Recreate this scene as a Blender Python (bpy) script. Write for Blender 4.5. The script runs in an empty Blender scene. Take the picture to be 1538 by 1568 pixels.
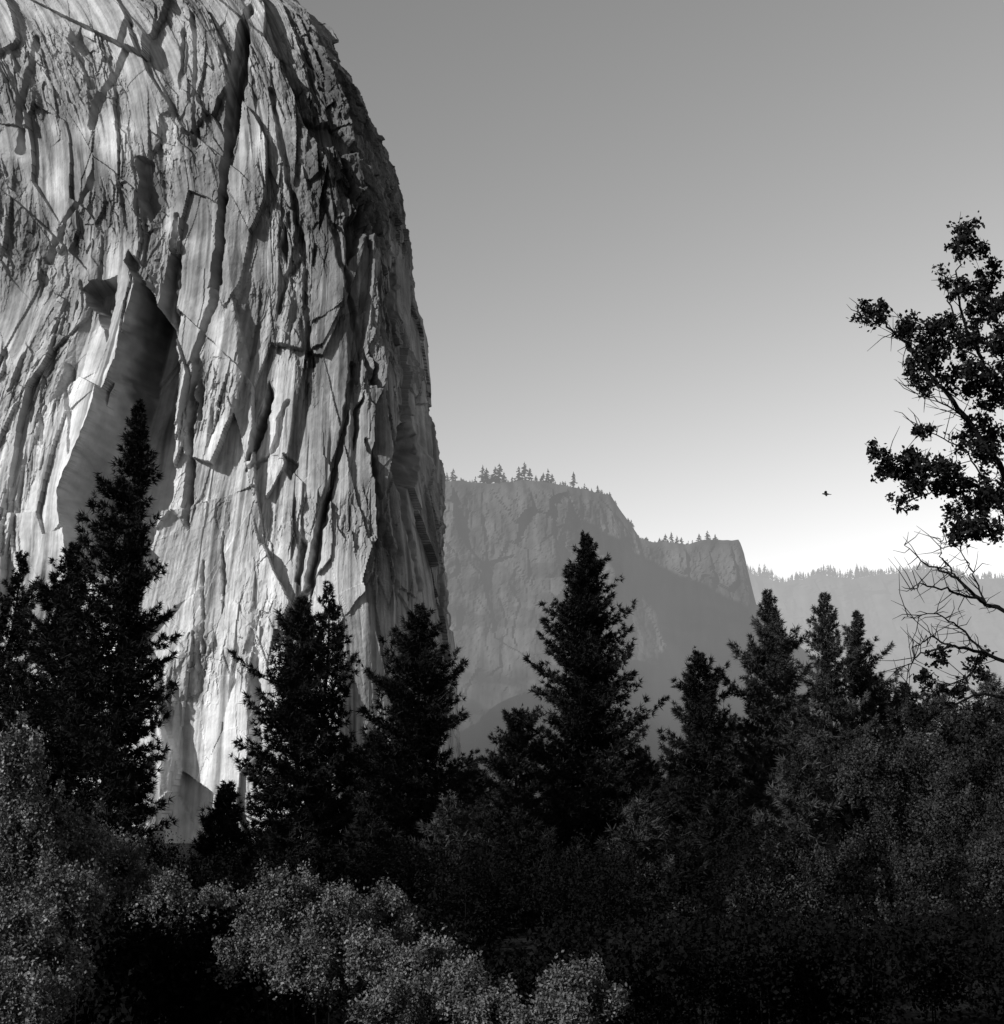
import bpy, math, numpy as np
from mathutils import Vector
R = np.random.RandomState
TH = math.radians(13.0); FPX = 784/math.tan(math.radians(20)); CAMH = 5.0
# ---------------------------------------------------------------- helpers
def place(px, py, depth):
    """image pixel coordinates + ground distance -> world metres"""
    a = (np.asarray(px, float)-769)/FPX; b = (784-np.asarray(py, float))/FPX
    t = depth/(math.cos(TH)-b*math.sin(TH))
    return a*t, depth+0*t, CAMH+t*(b*math.cos(TH)+math.sin(TH))
def to_image_px(x, y, z):  # world metres -> image pixel coordinates through the camera
    z = z-CAMH
    f = y*math.cos(TH)+z*math.sin(TH); u = -y*math.sin(TH)+z*math.cos(TH)
    return 769+FPX*x/f, 784-FPX*u/f
def h2(ix, iy, s):
    n = (ix.astype(np.int64)*374761393 + iy.astype(np.int64)*668265263 + s*1442695041) & 0xffffffff
    n = ((n ^ (n >> 13))*1274126177) & 0xffffffff
    n = ((n ^ (n >> 16))*2246822519) & 0xffffffff
    return ((n ^ (n >> 15)) & 0xffffff)/float(0xffffff)
def noise(x, y, s=0):
    ix = np.floor(x); iy = np.floor(y); fx = x-ix; fy = y-iy
    ux = fx*fx*fx*(fx*(fx*6-15)+10); uy = fy*fy*fy*(fy*(fy*6-15)+10)
    def g(ax, ay):
        an = h2(ix+ax, iy+ay, s)*2*math.pi
        return np.cos(an)*(fx-ax)+np.sin(an)*(fy-ay)
    a = g(0,0); b = g(1,0); c = g(0,1); d = g(1,1)
    return 1.5*((a*(1-ux)+b*ux)*(1-uy)+(c*(1-ux)+d*ux)*uy)
def fbm(x, y, s=0, o=4):
    r = 0; a = 1
    for i in range(o):
        r = r+a*noise(x, y, s+i*17); x = x*2.03; y = y*2.03; a *= .5
    return r
def facets(x, y, s, tilt=1.0):
    ix = np.floor(x); iy = np.floor(y)
    f1 = np.full(x.shape, 9.0); f2 = np.full(x.shape, 9.0); hh = np.zeros(x.shape)
    for dx in (-1,0,1):
        for dy in (-1,0,1):
            cx = ix+dx; cy = iy+dy
            px = cx+h2(cx,cy,s); py = cy+h2(cx,cy,s+1)
            ex = x-px; ey = y-py; d = ex*ex+ey*ey
            v = (h2(cx,cy,s+2)-.5)+tilt*((h2(cx,cy,s+3)-.35)*1.6*ex+(h2(cx,cy,s+4)-.5)*ey)
            m = d < f1
            f2 = np.where(m, f1, np.minimum(f2, d)); hh = np.where(m, v, hh); f1 = np.where(m, d, f1)
    return hh, np.sqrt(f2)-np.sqrt(f1)
def ss(a, b, x):
    t = np.clip((x-a)/(b-a), 0, 1); return t*t*(3-2*t)
def make_mesh(name, V, quads=None, tris=None, mats=(), smooth=False, tone=None, midx=None):
    V = np.asarray(V, np.float32)
    nq = 0 if quads is None else len(quads); nt = 0 if tris is None else len(tris)
    me = bpy.data.meshes.new(name)
    me.vertices.add(len(V)); me.vertices.foreach_set('co', V.ravel())
    loops = []
    if nq: loops.append(np.asarray(quads, np.int32).ravel())
    if nt: loops.append(np.asarray(tris, np.int32).ravel())
    L = np.concatenate(loops)
    me.loops.add(len(L)); me.loops.foreach_set('vertex_index', L)
    st = np.concatenate([np.arange(nq)*4, nq*4+np.arange(nt)*3]).astype(np.int32)
    me.polygons.add(nq+nt); me.polygons.foreach_set('loop_start', st)
    if midx is not None: me.polygons.foreach_set('material_index', np.asarray(midx, np.int32))
    me.polygons.foreach_set('use_smooth', np.full(nq+nt, smooth))
    for m in mats: me.materials.append(m)
    if tone is not None:
        at = me.color_attributes.new('tone', 'FLOAT_COLOR', 'POINT')
        c = np.ones((len(V), 4), np.float32); c[:, :3] = np.asarray(tone)[:, None]
        at.data.foreach_set('color', c.ravel())
    me.update(calc_edges=True)
    ob = bpy.data.objects.new(name, me); bpy.context.scene.collection.objects.link(ob)
    return ob
def grid_quads(nr, nc):
    i = np.arange(nr-1)[:, None]*nc+np.arange(nc-1)[None, :]
    return np.stack([i, i+1, i+nc+1, i+nc], -1).reshape(-1, 4)
# ---------------------------------------------------------------- materials (silver-gelatin greys)
AIR = .60; SIG = .30
def mat(name, base, rough=.8, spec=.2, var=.3, scale=1.0, attr=False, bump=0, bscale=1, bdist=1, haze=False):
    m = bpy.data.materials.new(name); m.use_nodes = True
    nt = m.node_tree; N = nt.nodes; Lk = nt.links; b = N['Principled BSDF']
    b.inputs['Roughness'].default_value = rough; b.inputs['Specular IOR Level'].default_value = spec
    tc = N.new('ShaderNodeTexCoord')
    no = N.new('ShaderNodeTexNoise'); no.inputs['Scale'].default_value = scale; no.inputs['Detail'].default_value = 5
    Lk.new(tc.outputs['Object'], no.inputs['Vector'])
    mr = N.new('ShaderNodeMapRange'); mr.inputs[1].default_value = .3; mr.inputs[2].default_value = .7
    mr.inputs[3].default_value = base*(1-var); mr.inputs[4].default_value = base*(1+var)
    Lk.new(no.outputs['Fac'], mr.inputs[0]); out = mr.outputs[0]
    def mth(op, a, c=None):
        n = N.new('ShaderNodeMath'); n.operation = op
        for i, v in enumerate((a, c)):
            if v is None: continue
            if isinstance(v, (int, float)): n.inputs[i].default_value = v
            else: Lk.new(v, n.inputs[i])
        return n.outputs[0]
    if attr:
        at = N.new('ShaderNodeVertexColor'); at.layer_name = 'tone'
        out = mth('MULTIPLY', at.outputs['Color'], out)
    Lk.new(out, b.inputs['Base Color'])
    if bump:
        n2 = N.new('ShaderNodeTexNoise'); n2.inputs['Scale'].default_value = bscale; n2.inputs['Detail'].default_value = 8
        n2.inputs['Roughness'].default_value = .65
        Lk.new(tc.outputs['Object'], n2.inputs['Vector'])
        bp = N.new('ShaderNodeBump'); bp.inputs['Strength'].default_value = bump; bp.inputs['Distance'].default_value = bdist
        Lk.new(n2.outputs['Fac'], bp.inputs['Height']); Lk.new(bp.outputs[0], b.inputs['Normal'])
    if haze:   # valley haze painted into the surface as a glow, by where it stands
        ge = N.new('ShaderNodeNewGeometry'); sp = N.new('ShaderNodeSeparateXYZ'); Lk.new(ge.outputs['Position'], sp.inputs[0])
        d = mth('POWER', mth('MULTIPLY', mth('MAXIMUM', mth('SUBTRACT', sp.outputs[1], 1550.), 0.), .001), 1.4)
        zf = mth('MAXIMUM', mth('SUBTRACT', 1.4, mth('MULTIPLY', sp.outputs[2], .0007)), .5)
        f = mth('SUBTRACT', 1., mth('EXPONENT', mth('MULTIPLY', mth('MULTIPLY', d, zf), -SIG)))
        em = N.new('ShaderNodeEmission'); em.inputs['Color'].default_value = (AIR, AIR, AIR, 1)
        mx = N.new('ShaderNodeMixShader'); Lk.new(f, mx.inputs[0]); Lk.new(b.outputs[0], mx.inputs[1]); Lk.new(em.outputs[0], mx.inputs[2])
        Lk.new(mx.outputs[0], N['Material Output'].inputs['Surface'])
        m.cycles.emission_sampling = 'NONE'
    return m
M_granite = mat('granite', 1.0, .9, .15, .2, .05, True, .6, .25, 1.5)
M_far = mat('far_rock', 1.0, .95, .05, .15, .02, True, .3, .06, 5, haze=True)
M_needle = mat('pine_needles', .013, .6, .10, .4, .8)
M_needle2 = mat('pine_needles_lit', .042, .6, .2, .5, .8)  # paler needle copy: sunlight on some pines put into the base colour
M_bark = mat('bark', .035, .9, .1, .3, 4, False, .6, 6, .05)
M_twig = mat('shrub_bark', .010, .9, .02, .3, 4)
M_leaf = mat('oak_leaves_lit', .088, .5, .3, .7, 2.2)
M_leafd = mat('oak_leaves_shaded', .006, .7, .02, .6, 1.0)  # near-black copy of the lit leaves: understory shade put into the colour
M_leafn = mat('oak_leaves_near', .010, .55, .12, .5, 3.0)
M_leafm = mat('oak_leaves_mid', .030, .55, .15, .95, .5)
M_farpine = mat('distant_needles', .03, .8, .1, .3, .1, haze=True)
M_ground = mat('meadow_soil', .015, .95, .05, .4, .3, False, .5, 3, .1)
M_bird = mat('feathers', .03, .6, .3, .2, 8)
# ---------------------------------------------------------------- big granite wall
LEAN = .12; Y0 = 1150.; BB = 200.; EX = 2.2
def line_xz(pts, off):
    xs = []; zs = []
    for px, py in pts:
        D = Y0+off
        for _ in range(5):
            x, y, z = place(px, py, D); D = Y0+LEAN*float(z)+off
        xs.append(float(x)); zs.append(float(z))
    o = np.argsort(zs); return np.array(zs)[o], np.array(xs)[o]
sil = [(180,-190),(310,-110),(385,-30),(420,22),(446,50),(474,85),(512,135),(545,158),(562,200),(582,240),(600,290),(615,350),(628,420),(635,480),(644,560),(653,640),(661,700),(669,760),(677,850),(683,950),(689,1020),(695,1150),(699,1300)]
prw = [(150,-190),(230,-110),(300,-30),(340,22),(372,100),(395,200),(412,350),(410,450),(380,600),(350,800),(330,1000),(300,1300)]
sz, sx = line_xz(sil, BB); pz, pxx = line_xz(prw, 0)
zz = np.arange(-25, 985, .95)
Lc = np.concatenate([np.arange(950, 330, -9.), np.arange(330, 0, -.85)])
ph = np.concatenate([np.radians(np.linspace(0, 103, 400)), np.radians(np.linspace(104, 178, 40))])
nl = len(Lc); nc = nl+len(ph); nr = len(zz)
xR = np.interp(zz, sz, sx); xP = np.interp(zz, pz, pxx)
k = np.hanning(61); k /= k.sum(); xP = np.convolve(np.pad(xP, 30, 'edge'), k, 'valid')
X = np.zeros((nr, nc)); Y = np.zeros((nr, nc)); NX = np.zeros((nr, nc)); NY = np.zeros((nr, nc)); U = np.zeros((nr, nc))
Z = np.repeat(zz[:, None], nc, 1)
yF = (Y0+LEAN*zz)[:, None]
A = np.maximum(xR-xP, 20)[:, None]
X[:, :nl] = xP[:, None]-Lc; Y[:, :nl] = yF+.22*Lc-30*(1-np.exp(-Lc/60.)); U[:, :nl] = -Lc
NX[:, :nl] = -.22*ss(0, 40, Lc); NY[:, :nl] = -.97
X[:, nl:] = xP[:, None]+A*np.sin(ph); Y[:, nl:] = yF+BB*(1-np.cos(ph))**EX
NX[:, nl:] = BB*EX*(1-np.cos(ph))**(EX-1)*np.sin(ph)+1e-6; NY[:, nl:] = -A*np.cos(ph)
nn = np.hypot(NX, NY); NX /= nn; NY /= nn
U[:, nl:] = 190*np.sin(np.minimum(ph, 1.57))*1.05+(1-np.cos(ph))**EX*150
PX, PY = to_image_px(X, Y, Z)
V = Z
WX = PX+3*noise(PX/22, PY/30, 101)+2*noise(PX/8, PY/12, 102); WY = PY+5*noise(PX/25, PY/30, 103)
Uw = U+20*noise(U/170, V/420, 5)+4*noise(U/60, V/200, 6)+.8*noise(U/9, V/30, 7)
Vw = V+14*noise(U/60, V/120, 8)
hb, eb = facets(Uw/85+V/600, V/190, 301, 1.0)      # big slabs
hc, ec = facets(Uw/38-V/300, V/130+U/160, 311, 1.0)
Ud = Uw+16*hb+7*hc                                   # joint sets swing from slab to slab
def saw(w, s=.1):
    f = w-np.floor(w); return np.where(f < 1-s, f/(1-s), (1-f)/s)
rough = ss(-.15, .5, noise(U/80, V/100, 61)+.5*noise(U/30, V/50, 62)+.32*ss(60, 160, PY)*ss(480, 330, PY)-.25*ss(600, 900, PY)+.15*ss(430, 560, PX))
D = 14*fbm(U/190, V/360, 11, 2)+15*hb+8.5*hc
D += 9*saw(Uw/68+.3+.4*noise(U/200, V/260, 20), .14)*(.1+.9*np.clip(noise(U/90, V/170, 21)+.3, 0, 1))
D += 2.6*saw(Ud/25)*np.clip(-.2+1.7*noise(U/60, V/100, 23), 0, 1.2)
h, e1 = facets(Ud/24-V/150, Vw/95+U/110, 41, 1.2); D += 6.0*h*(.15+.85*rough)
h, e1b = facets(Ud/15+V/120, Vw/52-U/60, 45, 1.2); D += 4.0*h*(.04+.96*rough)
h, e2 = facets(Ud/8+V/100, Vw/27, 51); D += 2.2*h*(.04+.96*rough)
h, e3 = facets(Ud/4-V/60, Vw/11, 71); D += 1.05*h*(.10+.9*rough)
D += .8*fbm(U/6, V/9, 81, 3)*(.12+rough)
gr = noise(Ud/3.4, V/70, 85); D += .45*np.abs(gr)*(1-.4*rough)
led = ss(440, 300, PY)*ss(400, 480, PX)
h, e4 = facets(U/17+V/60, V/24-U/60, 91); D += led*(5*h+2.5*fbm(U/12, V/12, 95, 3))
def seg_d(px, py, a, b):
    ax, ay = a; bx, by = b; dx = bx-ax; dy = by-ay
    t = np.clip(((px-ax)*dx+(py-ay)*dy)/(dx*dx+dy*dy), 0, 1)
    return np.hypot(px-ax-t*dx, py-ay-t*dy)
def poly_in(pts):
    d = np.full(PX.shape, 1e9); ins = np.zeros(PX.shape, bool)
    for i in range(len(pts)):
        a = pts[i]; b = pts[(i+1) % len(pts)]
        d = np.minimum(d, seg_d(WX, WY, a, b))
        c = ((a[1] > WY) != (b[1] > WY)) & (WX < (b[0]-a[0])*(WY-a[1])/(b[1]-a[1]+1e-9)+a[0]); ins ^= c
    return np.where(ins, d, 0), np.where(ins, 0, d)
# recesses (dihedral alcoves, pockets and chimneys): outline in image pixels, depth m
pockets = [
 ([(216,430),(232,440),(262,500),(276,560),(272,640),(262,760),(230,860),(118,880),(104,752),(150,680),(176,600),(192,535),(206,470)], 60),
 ([(120,440),(150,425),(182,425),(178,470),(170,528),(150,482)], 26),
 ([(372,38),(388,45),(382,110),(366,190),(345,235),(336,190),(350,130),(355,80)], 18),
 ([(206,235),(232,240),(244,300),(232,345),(212,300)], 14),
 ([(338,300),(350,300),(348,440),(322,445),(328,400)], 16),
 ([(264,380),(274,390),(270,480),(252,512),(248,470)], 14),
 ([(414,580),(422,600),(410,650),(386,708),(376,704),(396,640)], 22),
 ([(612,655),(630,640),(646,690),(638,740),(620,768),(612,710)], 26),
 ([(560,535),(570,560),(580,600),(568,600)], 12),
 ([(598,385),(610,400),(617,480),(606,500)], 12),
 ([(498,760),(516,735),(504,790),(486,880),(478,922),(470,885)], 16),
 ([(284,700),(294,720),(291,815),(281,800)], 10),
 ([(339,800),(347,860),(346,950),(338,900)], 7),
 ([(436,340),(447,370),(441,420),(430,380)], 10),
 ([(608,590),(620,600),(633,650),(620,640)], 12),
 ([(520,350),(554,310),(550,370),(530,415)], 10),
 ([(460,186),(500,190),(550,228),(535,240),(475,222)], 8),
 ([(200,385),(220,402),(240,440),(214,432),(194,402)], 10),
 ([(432,695),(460,707),(448,738),(434,722)], 9), ([(542,624),(554,606),(548,676),(538,696)], 9),
 ([(270,40),(284,32),(276,100),(262,130)], 11),
 ([(460,820),(470,832),(462,895),(452,888)], 10), ([(302,540),(314,560),(310,640),(300,640)], 8)]
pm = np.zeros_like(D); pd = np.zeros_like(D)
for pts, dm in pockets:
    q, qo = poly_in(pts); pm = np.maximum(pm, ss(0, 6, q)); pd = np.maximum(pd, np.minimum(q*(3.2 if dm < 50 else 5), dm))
lipq = poly_in(pockets[0][0])[1]
D += np.exp(-lipq/14.)*9*(PX < 235)*(lipq > 0)
D = D*(1-.7*pm)-pd
cr = np.zeros_like(D)
for pts, wd, dp in [
 ([(385,20),(360,150),(346,260),(342,380),(330,470),(300,540),(292,640),(286,760)], 6, 12),
 ([(270,330),(272,420),(262,520)], 5, 8), ([(430,480),(440,430),(462,400)], 4, 6),
 ([(540,560),(520,700),(490,800),(470,900)], 5, 8), ([(590,600),(620,760),(640,900)], 5, 8),
 ([(640,620),(668,760),(680,960)], 5, 7), ([(60,60),(40,150),(30,230)], 5, 7),
 ([(500,320),(530,450),(565,590)], 5, 7), ([(310,860),(316,1000)], 3, 4), ([(200,40),(160,130),(140,190)], 5, 7),
 ([(105,560),(112,640),(118,700)], 3, 5), ([(66,580),(72,680)], 3, 5),
 ([(300,30),(290,150),(300,220)], 4, 6), ([(420,150),(450,300),(470,420),(476,560)], 5, 8),
 ([(560,680),(590,820),(610,920)], 4, 6), ([(380,720),(420,690),(440,620)], 4, 6),
 ([(140,260),(100,330),(70,400)], 4, 6), ([(520,230),(540,300),(600,390)], 4, 6)]:
    d = np.full(PX.shape, 1e9)
    for a, b in zip(pts[:-1], pts[1:]): d = np.minimum(d, seg_d(WX, WY, a, b))
    cr = np.maximum(cr, dp*(1-ss(wd*.4, wd*1.2, d)))
D -= cr
fade = np.ones(nc); fade[nl:] = 1-.4*ss(55, 90, np.degrees(ph)); D = D*fade[None, :]
X2 = X+NX*D; Y2 = Y+NY*D
# albedo: clean pale granite, water streaks, lichen darkening on rough bands
streak = fbm(Uw/4.5, V/170, 111, 4); streak2 = fbm(Uw/18, V/260, 113, 3)
al = .42+.13*streak+.15*streak2+.05*fbm(Ud/5, V/8, 115, 4)+.07*hc
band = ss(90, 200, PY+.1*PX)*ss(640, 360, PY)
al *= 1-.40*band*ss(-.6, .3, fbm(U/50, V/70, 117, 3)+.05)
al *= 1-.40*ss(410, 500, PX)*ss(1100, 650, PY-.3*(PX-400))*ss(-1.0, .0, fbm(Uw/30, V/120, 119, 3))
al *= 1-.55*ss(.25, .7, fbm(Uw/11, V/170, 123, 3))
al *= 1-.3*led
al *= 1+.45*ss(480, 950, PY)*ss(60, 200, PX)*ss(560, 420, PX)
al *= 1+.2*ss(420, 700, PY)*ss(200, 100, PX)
al *= 1-.2*rough-.3*pm  # pocket term paints recess shade into the albedo
al = np.clip(al, .05, .70)
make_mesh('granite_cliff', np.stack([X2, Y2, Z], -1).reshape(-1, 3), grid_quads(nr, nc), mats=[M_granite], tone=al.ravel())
# ---------------------------------------------------------------- far ridges
def ridge(name, silh, depth, slope_pts, sx0, sx1, step, seed, base_al, amp):
    px = np.array([p[0] for p in silh], float); py = np.array([p[1] for p in silh], float)
    xs, _, zs = place(px, py, depth)
    xc = np.arange(sx0, sx1, step); top = np.interp(xc, xs, zs)+amp*.1*fbm(xc/60, xc*0, seed, 4)
    T, C = np.meshgrid(np.linspace(0, 1, 260), xc, indexing='ij'); TZ = top[None, :]*(1-T)
    Yd = depth-np.interp(T, [p[0] for p in slope_pts], [p[1] for p in slope_pts])
    W = C+15*noise(C/90, TZ/120, seed+1)
    g = amp*fbm(W/170, TZ/330, seed+2, 3)
    h, e = facets(W/75+TZ/300, TZ/160, seed+4); g += amp*.5*h
    h1, e1 = facets(W/28, TZ/60, seed+9); g += amp*.2*h1
    h2_, e2 = facets(W/11, TZ/26, seed+15); g += amp*.09*h2_+amp*.06*fbm(C/9, TZ/12, seed+19, 3)
    Yd = Yd-g*ss(0, .06, T)
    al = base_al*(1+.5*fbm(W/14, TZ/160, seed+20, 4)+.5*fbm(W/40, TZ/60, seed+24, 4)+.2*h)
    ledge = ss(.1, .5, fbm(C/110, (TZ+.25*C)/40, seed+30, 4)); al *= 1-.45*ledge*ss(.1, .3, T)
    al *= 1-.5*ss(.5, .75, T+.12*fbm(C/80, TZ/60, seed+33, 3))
    back = np.stack([xc, np.full_like(xc, depth+900), top+8], -1)[None]
    V1 = np.concatenate([back, np.stack([C, Yd, TZ], -1)], 0); al = np.concatenate([al[:1]*.5, al], 0)
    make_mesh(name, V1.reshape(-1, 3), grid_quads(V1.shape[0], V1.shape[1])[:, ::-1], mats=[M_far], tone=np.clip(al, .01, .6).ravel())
    return xc, top
s1 = [(300,760),(560,745),(670,737),(700,735),(745,742),(800,734),(860,742),(905,752),(935,760),(952,785),(966,802),(980,822),(1000,829),(1055,833),(1080,828),(1132,826),(1139,845),(1147,880),(1158,925),(1200,965),(1270,1030),(1340,1110),(1420,1220),(1500,1290)]
r1x, r1t = ridge('mountain_ridge', s1, 2600, [(0,0),(.45,120),(.6,210),(1,700)], -520, 900, 3.2, 200, .055, 36)
s2 = [(600,860),(1000,850),(1100,862),(1150,880),(1200,892),(1250,880),(1300,886),(1350,880),(1400,874),(1450,882),(1500,886),(1640,880),(2000,900),(2600,960)]
r2x, r2t = ridge('mountain_ridge', s2, 4300, [(0,0),(.3,250),(1,1300)], -300, 3600, 9, 400, .05, 60)
def far_pines(name, items, seed):
    r = R(seed); Vs = []; Ts = []; n0 = 0
    for x, y, z, H, W in items:
        n = 46
        f = r.rand(n)**.8; ang = r.rand(n)*6.283; rad = W*(1-f)**.8*(.6+.6*r.rand(n))+W*.06
        zc = z+H*(.12+.86*f); hh = H*.07
        c = np.stack([x+0*f, y+0*f, zc+hh], -1)
        tip = np.stack([x+rad*np.cos(ang), y+rad*np.sin(ang), zc-hh*.4], -1)
        sd = np.stack([-np.sin(ang), np.cos(ang), 0*ang], -1)*rad[:, None]*.45
        mid = (c+tip)/2; mid[:, 2] -= hh*.8
        Vq = np.stack([c, mid+sd, tip, mid-sd], 1).reshape(-1, 3)
        Ts.append(n0+np.arange(n)[:, None]*4+np.array([[0,1,2,3]]))
        Vs += [Vq, np.array([[x-W*.06,y,z-3],[x+W*.06,y,z-3],[x,y,z+H]])]; n0 += len(Vq)+3
    tri = [[k*187+184, k*187+185, k*187+186] for k in range(len(items))]
    make_mesh(name, np.concatenate(Vs), np.concatenate(Ts), tri, mats=[M_farpine])
r = R(5); items = []
def crest(px, H, W, depth, xs, ts):
    x = float(place(px, 800, depth)[0])
    return (x, depth+r.uniform(2, 30), float(np.interp(x, xs, ts))-1, H, W)
for px, hp in [(676,14),(683,20),(693,24),(706,8),(728,12),(739,32),(745,26),(758,28),(765,32),(772,20),(795,24),(804,30),(812,22),(822,16),(833,16),(840,24),(847,20),(880,28),(897,14),(918,18),(924,12),(785,14),(863,10),(944,8),(968,14),(1020,16),(1028,18),(1037,14),(1045,14),(1072,14),(1086,18),(1098,14),(1010,8),(1060,6)]:
    items.append(crest(px, hp*1.32, hp*.5*r.uniform(.8,1.2), 2600, r1x, r1t))
for i in range(170): items.append(crest(r.uniform(660, 1060), r.uniform(4, 12), r.uniform(2, 6), 2600, r1x, r1t))
for i in range(900):
    px = 1135+r.rand()*760; cl = .5+.5*math.sin(px*.045)+.4*math.sin(px*.13)
    hh = r.uniform(12, 24)+max(0, cl)*26*r.rand()
    items.append(crest(px, hh, hh*.22, 4300, r2x, r2t))
far_pines('distant_pine_row', items, 6)
# ---------------------------------------------------------------- ground
gx = np.concatenate([-np.geomspace(9000, 60, 30), np.linspace(-55, 55, 60), np.geomspace(60, 9000, 30)])
gy = np.concatenate([-np.geomspace(3000, 30, 12), np.linspace(-25, 60, 60), np.geomspace(65, 12000, 40)])
GY, GX = np.meshgrid(gy, gx, indexing='ij')
GZ = 3.3*(1-ss(2, 14, GY))+.25*noise(GX/6, GY/6, 7)*(np.abs(GX) < 60)
make_mesh('ground', np.stack([GX, GY, GZ], -1).reshape(-1, 3), grid_quads(len(gy), len(gx)), mats=[M_ground], smooth=True)
# ---------------------------------------------------------------- vegetation
def tube(pts, rad, n=6):
    pts = np.asarray(pts, float); rad = np.asarray(rad, float); k = len(pts)
    t = np.gradient(pts, axis=0); t /= np.linalg.norm(t, axis=1)[:, None]+1e-9
    ref = np.array([.31, .77, .1]); a = np.cross(t, ref); a /= np.linalg.norm(a, axis=1)[:, None]+1e-9; b = np.cross(t, a)
    an = np.arange(n)/n*2*math.pi
    Vv = pts[:, None]+rad[:, None, None]*(a[:, None]*np.cos(an)[None, :, None]+b[:, None]*np.sin(an)[None, :, None])
    i = np.arange(k-1)[:, None]*n; j = np.arange(n)[None]; jn = (j+1) % n
    Q = np.stack([i+j, i+jn, i+n+jn, i+n+j], -1).reshape(-1, 4)
    return Vv.reshape(-1, 3), Q
class Bag:
    def __init__(s): s.V = []; s.Q = []; s.T = []; s.qm = []; s.n = 0
    def quads(s, V, Q, m):
        s.V.append(V); s.Q.append(Q+s.n); s.qm.append(np.full(len(Q), m)); s.n += len(V)
    def tris(s, V, T): s.V.append(V); s.T.append(T+s.n); s.n += len(V)
    def build(s, name, mats, leafidx=1):
        T = np.concatenate(s.T) if s.T else None
        qm = np.concatenate(s.qm); mi = np.concatenate([qm, np.full(0 if T is None else len(T), leafidx)])
        return make_mesh(name, np.concatenate(s.V), np.concatenate(s.Q), T, mats=mats, midx=mi)
def tufts(bag, C, Dr, L, nn, w, r, spread=.9):
    n = len(C); c = np.repeat(C, nn, 0); d = np.repeat(Dr, nn, 0)
    d = d+spread*r.normal(size=d.shape)*.75; d /= np.linalg.norm(d, axis=1)[:, None]
    l = np.repeat(L, nn)*r.uniform(.6, 1.15, n*nn)
    s = np.cross(d, r.normal(size=d.shape)); s /= np.linalg.norm(s, axis=1)[:, None]+1e-9
    ww = w*r.uniform(.7, 1.4, n*nn)
    a = c+d*l[:, None]*.1-s*ww[:, None]; b = c+d*l[:, None]*.1+s*ww[:, None]; e = c+d*l[:, None]
    bag.tris(np.stack([a, b, e], 1).reshape(-1, 3), np.arange(n*nn)[:, None]*3+np.array([[0,1,2]]))
def conifer(tip, depth, prof, seed, name='pine_tree', nb=230, pale=False, lean=0, gap=.0, up=.35, tuft=.48, nn=14, wide=1.0):
    """prof: (py, left, right) half widths of the crown; tip (image pixel) at a ground distance"""
    r = R(seed); bag = Bag()
    tx, ty, tz = [float(v) for v in place(tip[0], tip[1], depth)]
    sc = depth/FPX*wide
    bx = tx-lean*sc
    def axis(z): f = z/tz; return bx+(tx-bx)*f+.12*math.sin(z*.5+seed), ty+.12*math.cos(z*.4+seed)
    zs = np.linspace(-.3, tz, 24); rt = tz*.014
    P = np.array([[*axis(z), z] for z in zs]); V_, Q_ = tube(P, rt*(1-zs.clip(0)/tz)**.9+.02, 8); bag.quads(V_, Q_, 0)
    pz_ = []; pl = []; pr = []
    for py, l, rr in prof:
        pz_.append(float(place(tip[0], py, depth)[2])); pl.append(l*sc); pr.append(rr*sc)
    o = np.argsort(pz_); pz_ = np.array(pz_)[o]; pl = np.array(pl)[o]; pr = np.array(pr)[o]
    zc = .6
    Cs = []; Ds = []; Ls = []
    for i in range(nb):
        f = (i+r.rand())/nb; z = zc+(tz-zc)*f
        az = r.rand()*6.283
        ca, sa = math.cos(az), math.sin(az)
        el = np.interp(z, pz_, pl); er = np.interp(z, pz_, pr)
        base = er if ca > 0 else el; base = base*abs(ca)+(el+er)/2*(1-abs(ca))
        Lb = base*r.choice([1.18, 1.02, .9, .75, .6])*r.uniform(.88, 1.12)
        Lb *= .84+.28*math.sin(z*2*math.pi/(tz*.05)+seed+2*math.sin(az*1.5+z*.3))
        if gap and r.rand() < gap: continue
        Lb = max(Lb, .2)
        rise = up*(.35+f)*1.2-.28*(1-f)
        k = max(3, int(Lb/.5)+2); u = np.linspace(0, 1, k)
        ax, ay = axis(z)
        bend = r.normal()*.25
        hx = ca*u*Lb-sa*bend*u*u*Lb*.5; hy = sa*u*Lb+ca*bend*u*u*Lb*.5
        hz = z+Lb*(rise*u-.45*u*(1-u)+.12*u**3)
        P = np.stack([ax+hx, ay+hy, hz], -1)
        V_, Q_ = tube(P, (.016+.010*Lb)*(1-u*.85), 3); bag.quads(V_, Q_, 0)
        m = int(5+Lb*8.5); uu = r.uniform(.12, 1.03, m)**.8
        c = np.stack([np.interp(uu, u, P[:, q]) for q in range(3)], -1)
        side = r.uniform(-1, 1, m)*(.08+.32*Lb*(1-uu*.75))
        c[:, 0] += -sa*side; c[:, 1] += ca*side; c[:, 2] += r.normal(size=m)*.12+.06
        d = np.stack([ca-sa*side*.8, sa+ca*side*.8, .45+0*side], -1); d /= np.linalg.norm(d, axis=1)[:, None]
        Cs.append(c); Ds.append(d); Ls.append(np.full(m, tuft)*r.uniform(.7, 1.15, m)*(1 if Lb > .8 else .65))
    tufts(bag, np.concatenate(Cs), np.concatenate(Ds), np.concatenate(Ls), nn, .034, r)
    return bag.build(name, [M_bark, M_needle2 if pale else M_needle])
conifer((212,620), 78, [(620,4,4),(700,30,24),(760,46,28),(830,60,38),(860,90,42),(930,95,58),(1000,115,66),(1080,130,72),(1160,130,92),(1280,130,100)], 1, nb=470, lean=12, tuft=.46)
conifer((112,838), 88, [(838,4,4),(900,40,30),(1000,80,60),(1100,100,80),(1300,120,100)], 2, nb=340)
conifer((30,850), 92, [(850,4,4),(930,30,30),(1050,50,50),(1300,80,80)], 3, nb=230)
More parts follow.
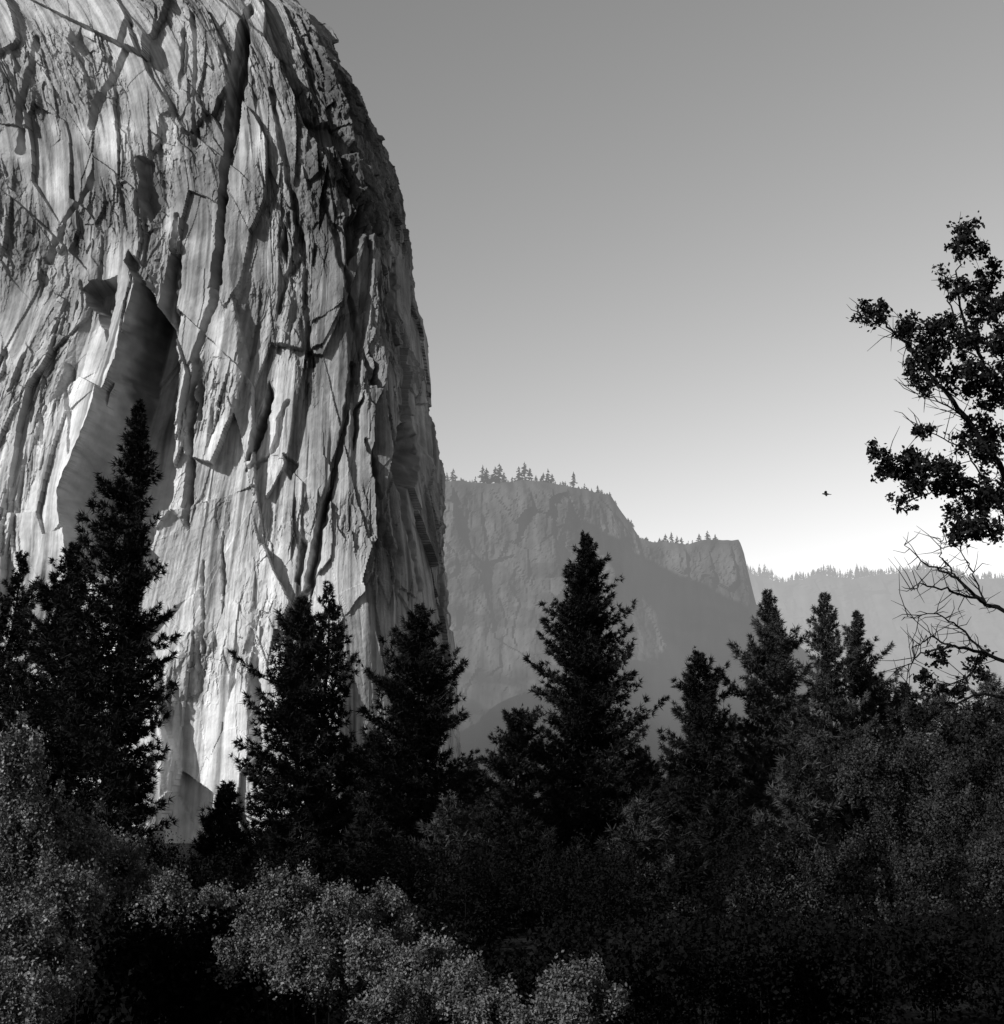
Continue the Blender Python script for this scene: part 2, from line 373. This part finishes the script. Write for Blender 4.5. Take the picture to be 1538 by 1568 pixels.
conifer((462,918), 92, [(918,4,4),(980,42,28),(1050,74,40),(1110,85,60),(1180,105,70),(1300,120,90)], 4, nb=310, gap=.1)
conifer((503,898), 97, [(898,4,4),(960,26,24),(1050,50,46),(1150,60,62),(1300,80,70)], 5, nb=260, gap=.1)
conifer((642,932), 94, [(932,4,4),(990,40,34),(1060,72,62),(1110,86,68),(1180,94,80),(1300,110,100)], 6, nb=370)
conifer((792,1092), 112, [(1092,10,10),(1120,34,26),(1180,55,45),(1300,70,70)], 7, nb=230)
conifer((895,822), 100, [(822,3,3),(860,19,20),(900,36,38),(950,50,47),(1000,67,65),(1060,76,78),(1120,84,86),(1180,92,94),(1300,112,120)], 8, nb=620, tuft=.46)
conifer((1071,1004), 95, [(1004,3,3),(1050,30,34),(1100,48,44),(1160,58,50),(1300,80,80)], 9, nb=280)
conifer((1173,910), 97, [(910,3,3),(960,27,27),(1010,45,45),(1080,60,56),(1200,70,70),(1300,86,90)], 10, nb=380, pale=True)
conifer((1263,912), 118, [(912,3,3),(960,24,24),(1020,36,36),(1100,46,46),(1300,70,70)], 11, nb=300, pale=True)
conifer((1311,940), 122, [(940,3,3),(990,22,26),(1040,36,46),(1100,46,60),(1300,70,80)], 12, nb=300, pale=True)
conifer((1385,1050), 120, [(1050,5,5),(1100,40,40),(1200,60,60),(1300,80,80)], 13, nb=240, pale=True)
conifer((350,1205), 86, [(1205,5,5),(1260,40,34),(1330,60,55)], 14, nb=140)
rr_ = R(99)
for px, py, dp in [(575,1120,130),(720,1165,125),(845,1190,128),(985,1150,130),(1030,1185,122),(1125,1100,135),(1225,1080,130),(1345,1040,135),(1440,1050,125),(1510,1030,128),(690,1230,84),(980,1235,82),(1110,1220,80),(1225,1160,80),(560,1250,82),(800,1250,80),(1300,1130,84),(1400,1150,86),(1475,1130,80),(430,1265,80),(90,1180,80),(1050,1300,66),(1180,1290,62),(880,1310,66),(1320,1280,62),(740,1320,64),(620,1330,66),(1430,1300,60),(300,1320,70)]:
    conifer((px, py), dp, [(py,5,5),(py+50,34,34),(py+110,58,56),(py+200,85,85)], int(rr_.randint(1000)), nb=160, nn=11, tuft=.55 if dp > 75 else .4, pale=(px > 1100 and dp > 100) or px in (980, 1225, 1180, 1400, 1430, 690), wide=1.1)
# unseen tall pines added left of the view to shade the forest belt
for x, y, H in [(-34,52,29),(-44,66,31),(-30,38,26),(-52,50,30),(-58,80,30),(-40,90,28),(-24,30,22)]:
    px, py = to_image_px(x, y, H)
    conifer((float(px), float(py)), y, [(py,4,4),(py+9000/y,60*80/y,60*80/y),(py+60000/y,100*80/y,100*80/y)], int(x*x), nb=170, nn=8, tuft=.75)  # added unseen shade pines, under the default name pine_tree
def leaves(bag, C, size, r, m=1):
    n = len(C)
    d = r.normal(size=(n, 3)); d /= np.linalg.norm(d, axis=1)[:, None]
    s = np.cross(d, r.normal(size=(n, 3))); s /= np.linalg.norm(s, axis=1)[:, None]+1e-9
    L = (size*r.uniform(.6, 1.3, n))[:, None]
    Vv = np.stack([C-d*L*.5, C+s*L*.3, C+d*L*.5, C-s*L*.3], 1).reshape(-1, 3)
    bag.quads(Vv, np.arange(n)[:, None]*4+np.array([[0,1,2,3]]), m)
def bush(name, blobs, seed, leaf, n_leaf, mleaf, clump=.28, stems=True, per=55, jag=.2):
    """blobs: (image px, py, distance, half width, half height)"""
    r = R(seed); bag = Bag()
    tot = sum(b[3]*b[4] for b in blobs)
    bx = np.mean([float(place(b[0], b[1], b[2])[0]) for b in blobs]); by = blobs[0][2]
    for px, py, dp, rx, ry in blobs:
        x, y, z = [float(v) for v in place(px, py, dp)]; sc = dp/FPX
        rad = np.array([rx*sc, (rx+ry)*.5*sc, ry*sc])
        gx_ = x if not stems else x*.8+bx*.2; gy_ = y if not stems else y+.8
        P = np.array([[gx_, gy_, -.1], [gx_*.5+x*.5, (gy_+y)/2, max(z*.5, .2)], [x, y, max(z, .4)]])
        V_, Q_ = tube(P, [.024, .018, .012], 5); bag.quads(V_, Q_, 0)
        nl_ = int(n_leaf*rx*ry/tot); nclump = max(12, nl_//per)
        d = r.normal(size=(nclump, 3)); d /= np.linalg.norm(d, axis=1)[:, None]
        q = d*(r.uniform(.25, 1.0, nclump)**.45)[:, None]*(1+jag*r.normal(size=nclump))[:, None]
        cc = np.array([x, y, z])+q*rad
        cc = cc[cc[:, 2] > .1]
        if len(cc) == 0: continue
        for c_ in cc[::3]:
            V_, Q_ = tube(np.array([[x, y, z], (c_+[x, y, z])/2+r.normal(size=3)*.05, c_]), [.02, .012, .005], 3); bag.quads(V_, Q_, 0)
        idx = r.randint(0, len(cc), nl_)
        cs = clump*(.5+.9*r.rand(len(cc)))
        C = cc[idx]+r.normal(size=(nl_, 3))*cs[idx][:, None]*np.array([.75, .75, 1.1])*.5
        leaves(bag, C, leaf, r)
    return bag.build(name, [M_twig, mleaf])
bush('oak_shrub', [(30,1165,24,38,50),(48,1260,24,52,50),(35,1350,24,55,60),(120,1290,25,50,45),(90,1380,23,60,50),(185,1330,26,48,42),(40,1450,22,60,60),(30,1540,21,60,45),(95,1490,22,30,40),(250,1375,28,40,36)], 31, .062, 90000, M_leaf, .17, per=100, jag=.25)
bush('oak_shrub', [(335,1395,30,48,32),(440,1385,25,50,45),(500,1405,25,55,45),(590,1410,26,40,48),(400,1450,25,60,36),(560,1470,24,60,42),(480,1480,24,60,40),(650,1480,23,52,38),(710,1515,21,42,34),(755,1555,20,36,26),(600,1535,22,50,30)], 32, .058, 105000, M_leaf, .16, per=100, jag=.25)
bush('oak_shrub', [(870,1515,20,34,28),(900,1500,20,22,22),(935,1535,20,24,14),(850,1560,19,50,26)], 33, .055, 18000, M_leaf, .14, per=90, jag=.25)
# understory, its deep shade painted in by near-black leaves
r = R(77); bl = []
for i in range(90):
    px = r.uniform(-60, 1650); py = r.uniform(1310, 1410) if px > 540 or px < 200 else r.uniform(1350, 1420)
    bl.append((px, py, r.uniform(52, 75), r.uniform(40, 70), r.uniform(35, 60)))
for i in range(80):
    px = r.uniform(100, 1650); bl.append((px, r.uniform(1430, 1570), r.uniform(34, 48), r.uniform(50, 90), r.uniform(40, 70)))
for i in range(26):
    bl.append((r.uniform(120, 480), r.uniform(1455, 1570), r.uniform(25, 30), r.uniform(40, 70), r.uniform(35, 50)))
for i in range(10):
    bl.append((r.uniform(220, 380), r.uniform(1310, 1345), r.uniform(80, 100), r.uniform(30, 40), r.uniform(20, 30)))
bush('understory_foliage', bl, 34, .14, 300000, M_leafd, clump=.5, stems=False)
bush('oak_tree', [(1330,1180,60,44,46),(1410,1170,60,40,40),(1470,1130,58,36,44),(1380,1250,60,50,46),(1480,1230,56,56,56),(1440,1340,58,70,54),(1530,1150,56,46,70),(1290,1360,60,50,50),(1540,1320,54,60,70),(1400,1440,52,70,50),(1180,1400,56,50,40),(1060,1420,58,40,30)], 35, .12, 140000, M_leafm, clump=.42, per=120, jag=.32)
def oak_limbs():
    r = R(40); bag = Bag(); dp = 28.
    def W(pts, dd=0):
        k = len(pts); return np.array([[float(v) for v in place(p[0], p[1], dp+dd*(i/max(1, k-1)))] for i, p in enumerate(pts)])
    def limb(pts, r0, r1, dd=0):
        P = W(pts, dd)
        k = 5*len(P); u = np.linspace(0, len(P)-1, k)
        Q = np.stack([np.interp(u, np.arange(len(P)), P[:, j]) for j in range(3)], -1)
        Q[1:-1] += r.normal(size=(k-2, 3))*.02
        V_, Q_ = tube(Q, np.linspace(r0, r1, k), 6); bag.quads(V_, Q_, 0); return Q
    b0 = W([(1665, 1300)])[0]
    tr = np.array([[b0[0]+.3, b0[1], -.2], [b0[0]+.2, b0[1], 2], b0, *W([(1640,1100),(1612,950),(1596,800),(1585,650),(1566,500),(1540,400)])])
    V_, Q_ = tube(tr, [.36,.3,.26,.22,.18,.14,.10,.06,.03], 10); bag.quads(V_, Q_, 0)
    limbs = [([(1594,830),(1520,700),(1480,640),(1440,590),(1400,540),(1370,510),(1345,480),(1315,478)], .07, .008),
             ([(1585,650),(1510,560),(1475,500),(1465,440),(1470,370)], .05, .008),
             ([(1440,590),(1415,590),(1390,570)], .025, .006), ([(1480,640),(1430,610),(1400,600)], .02, .006),
             ([(1600,880),(1520,760),(1470,730),(1420,720),(1360,700)], .05, .008),
             ([(1470,730),(1430,750),(1385,770)], .02, .006), ([(1520,760),(1480,690),(1420,660),(1400,650)], .02, .006),
             ([(1612,960),(1510,925),(1465,885),(1425,868),(1385,835)], .05, .007),
             ([(1510,925),(1460,905),(1410,895),(1395,905)], .03, .006), ([(1465,885),(1440,850),(1440,825)], .02, .005),
             ([(1635,1060),(1510,1000),(1460,990),(1410,1000),(1385,1020)], .045, .006), ([(1510,1000),(1470,960),(1430,940),(1385,945)], .025, .005),
             ([(1460,990),(1430,975),(1400,990),(1390,1060)], .022, .005), ([(1640,1090),(1500,1060),(1440,1090),(1400,1120)], .035, .006),
             ([(1465,500),(1445,430),(1450,425)], .02, .005), ([(1400,540),(1385,505),(1400,490)], .015, .004), ([(1594,800),(1500,820),(1450,830)], .03, .006),
             ([(1510,925),(1490,880),(1470,840),(1475,810)], .02, .005), ([(1510,1000),(1480,1040),(1440,1050),(1415,1080)], .02, .005)]
    for pts, a, b in limbs:
        Q = limb(pts, a, b, r.uniform(-1.5, 1.5))
        for i in range(2, len(Q)):
            for _ in range(2):
                if r.rand() < .65:
                    d = r.normal(size=3)*.28+np.array([-.08, 0, .1]); e = Q[i]+d; m_ = (Q[i]+e)/2+r.normal(size=3)*.05
                    V_, Q_ = tube(np.array([Q[i], m_, e]), [.012, .009, .004], 3); bag.quads(V_, Q_, 0)
    cl = [(1475,362,22),(1490,385,20),(1465,375,14),(1460,430,20),(1490,440,24),(1500,470,24),(1325,478,20),(1345,482,16),(1350,468,10),(1395,500,22),(1420,505,24),(1450,500,22),(1470,530,24),(1500,520,26),
          (1395,570,20),(1410,545,18),(1430,560,20),(1440,530,18),(1460,575,20),(1480,600,22),(1500,580,26),(1500,640,22),(1480,665,16),(1385,515,14),(1420,590,14),
          (1360,700,22),(1370,720,22),(1395,710,24),(1415,735,24),(1440,715,22),(1380,765,16),(1400,690,14),(1410,660,12),(1450,745,24),(1475,735,24),(1500,760,28),(1470,780,20),(1490,810,28),(1465,820,14),(1500,700,26),(1460,800,12),(1345,725,10),(1425,655,12),
          (1520,600,26),(1525,680,30),(1530,770,34),(1525,480,26),(1520,420,20),(1535,540,28),(1480,1130,24),(1500,1100,20),(1500,1020,18),(1420,1040,16),(1440,1010,14),(1410,1080,16),(1460,1060,16)]
    for px, py, rad in cl:
        x, y, z = [float(v) for v in place(px, py, dp+r.uniform(-1.3, 1.3))]; s = rad*dp/FPX
        for _ in range(8):
            e = np.array([x, y, z])+r.normal(size=3)*s*.58
            V_, Q_ = tube(np.array([[x, y, z-.05], e]), [.008, .003], 3); bag.quads(V_, Q_, 0)
            n = int(rad*rad*.10)
            leaves(bag, e+r.normal(size=(n, 3))*s*.25, .105, r)
    return bag.build('oak_tree', [M_twig, M_leafn])
oak_limbs()
# ---------------------------------------------------------------- bird
def bird():
    x, y, z = [float(v) for v in place(1265, 757, 70)]
    bag = Bag()
    P = np.array([[-.20,0,.0],[-.14,0,.01],[-.05,0,.02],[.05,0,.02],[.13,0,.03],[.17,0,.03],[.20,0,.025]])
    V_, Q_ = tube(P, [.015,.03,.05,.05,.035,.03,.004], 8); bag.quads(V_, Q_, 0)
    for s in (-1, 1):
        Wv = np.array([[.09,0,.03],[-.06,0,.03],[.08,s*.15,.08],[-.06,s*.16,.07],[.02,s*.33,.05],[-.05,s*.32,.045]])
        bag.quads(Wv, np.array([[0,1,3,2],[2,3,5,4]]), 0)
    bag.quads(np.array([[-.15,.015,.0],[-.15,-.015,.0],[-.27,-.05,0],[-.27,.05,0]]), np.array([[0,1,2,3]]), 0)
    o = bag.build('bird', [M_bird]); o.location = (x, y, z); o.rotation_euler = (math.radians(12), math.radians(-5), math.radians(165))
bird()
# ---------------------------------------------------------------- light
S = Vector((-.72, -.50, .52)).normalized()
sun = bpy.data.lights.new('sun', 'SUN'); sun.energy = 4.6; sun.angle = math.radians(.5); sun.color = (1, 1, 1)
so = bpy.data.objects.new('sun', sun); bpy.context.scene.collection.objects.link(so)
so.rotation_euler = S.to_track_quat('Z', 'Y').to_euler()
w = bpy.data.worlds.new('World'); bpy.context.scene.world = w; w.use_nodes = True
nt = w.node_tree; N = nt.nodes; Lk = nt.links; bg = N['Background']
sky = N.new('ShaderNodeTexSky'); sky.sky_type = 'NISHITA'; sky.sun_disc = False
sky.sun_elevation = math.asin(S.z); sky.sun_rotation = math.atan2(S.x, S.y); sky.dust_density = 1.0
sep = N.new('ShaderNodeSeparateColor'); Lk.new(sky.outputs[0], sep.inputs[0])
def mth(op, a, b=None):
    n = N.new('ShaderNodeMath'); n.operation = op
    for i, v in enumerate((a, b)):
        if v is None: continue
        if isinstance(v, (int, float)): n.inputs[i].default_value = v
        else: Lk.new(v, n.inputs[i])
    return n.outputs[0]
# panchromatic film response (mostly red + green), humid horizon
lum = mth('ADD', mth('MULTIPLY', sep.outputs[0], .5), mth('MULTIPLY', sep.outputs[1], .5))
tc = N.new('ShaderNodeTexCoord'); sp = N.new('ShaderNodeSeparateXYZ'); Lk.new(tc.outputs['Generated'], sp.inputs[0])
hz = mth('ADD', 1.5, mth('MULTIPLY', mth('EXPONENT', mth('MULTIPLY', mth('POWER', mth('MAXIMUM', sp.outputs[2], 0.), 2.), -16.)), .5))
az = mth('MAXIMUM', mth('ADD', .50, mth('ADD', mth('MULTIPLY', sp.outputs[0], .55), mth('MULTIPLY', sp.outputs[1], .55))), .3)
Lk.new(mth('MULTIPLY', mth('MULTIPLY', lum, hz), az), bg.inputs['Color']); bg.inputs['Strength'].default_value = .14
# ---------------------------------------------------------------- camera
cam = bpy.data.cameras.new('camera'); co = bpy.data.objects.new('camera', cam); bpy.context.scene.collection.objects.link(co)
cam.sensor_fit = 'VERTICAL'; cam.sensor_height = 24; cam.lens = 12/math.tan(math.radians(20)); cam.clip_end = 30000; cam.clip_start = .1
co.location = (0, 0, CAMH); co.rotation_euler = (math.pi/2+TH, 0, 0)
sc = bpy.context.scene; sc.camera = co
sc.view_settings.view_transform = 'Standard'; sc.view_settings.look = 'None'; sc.view_settings.exposure = 0
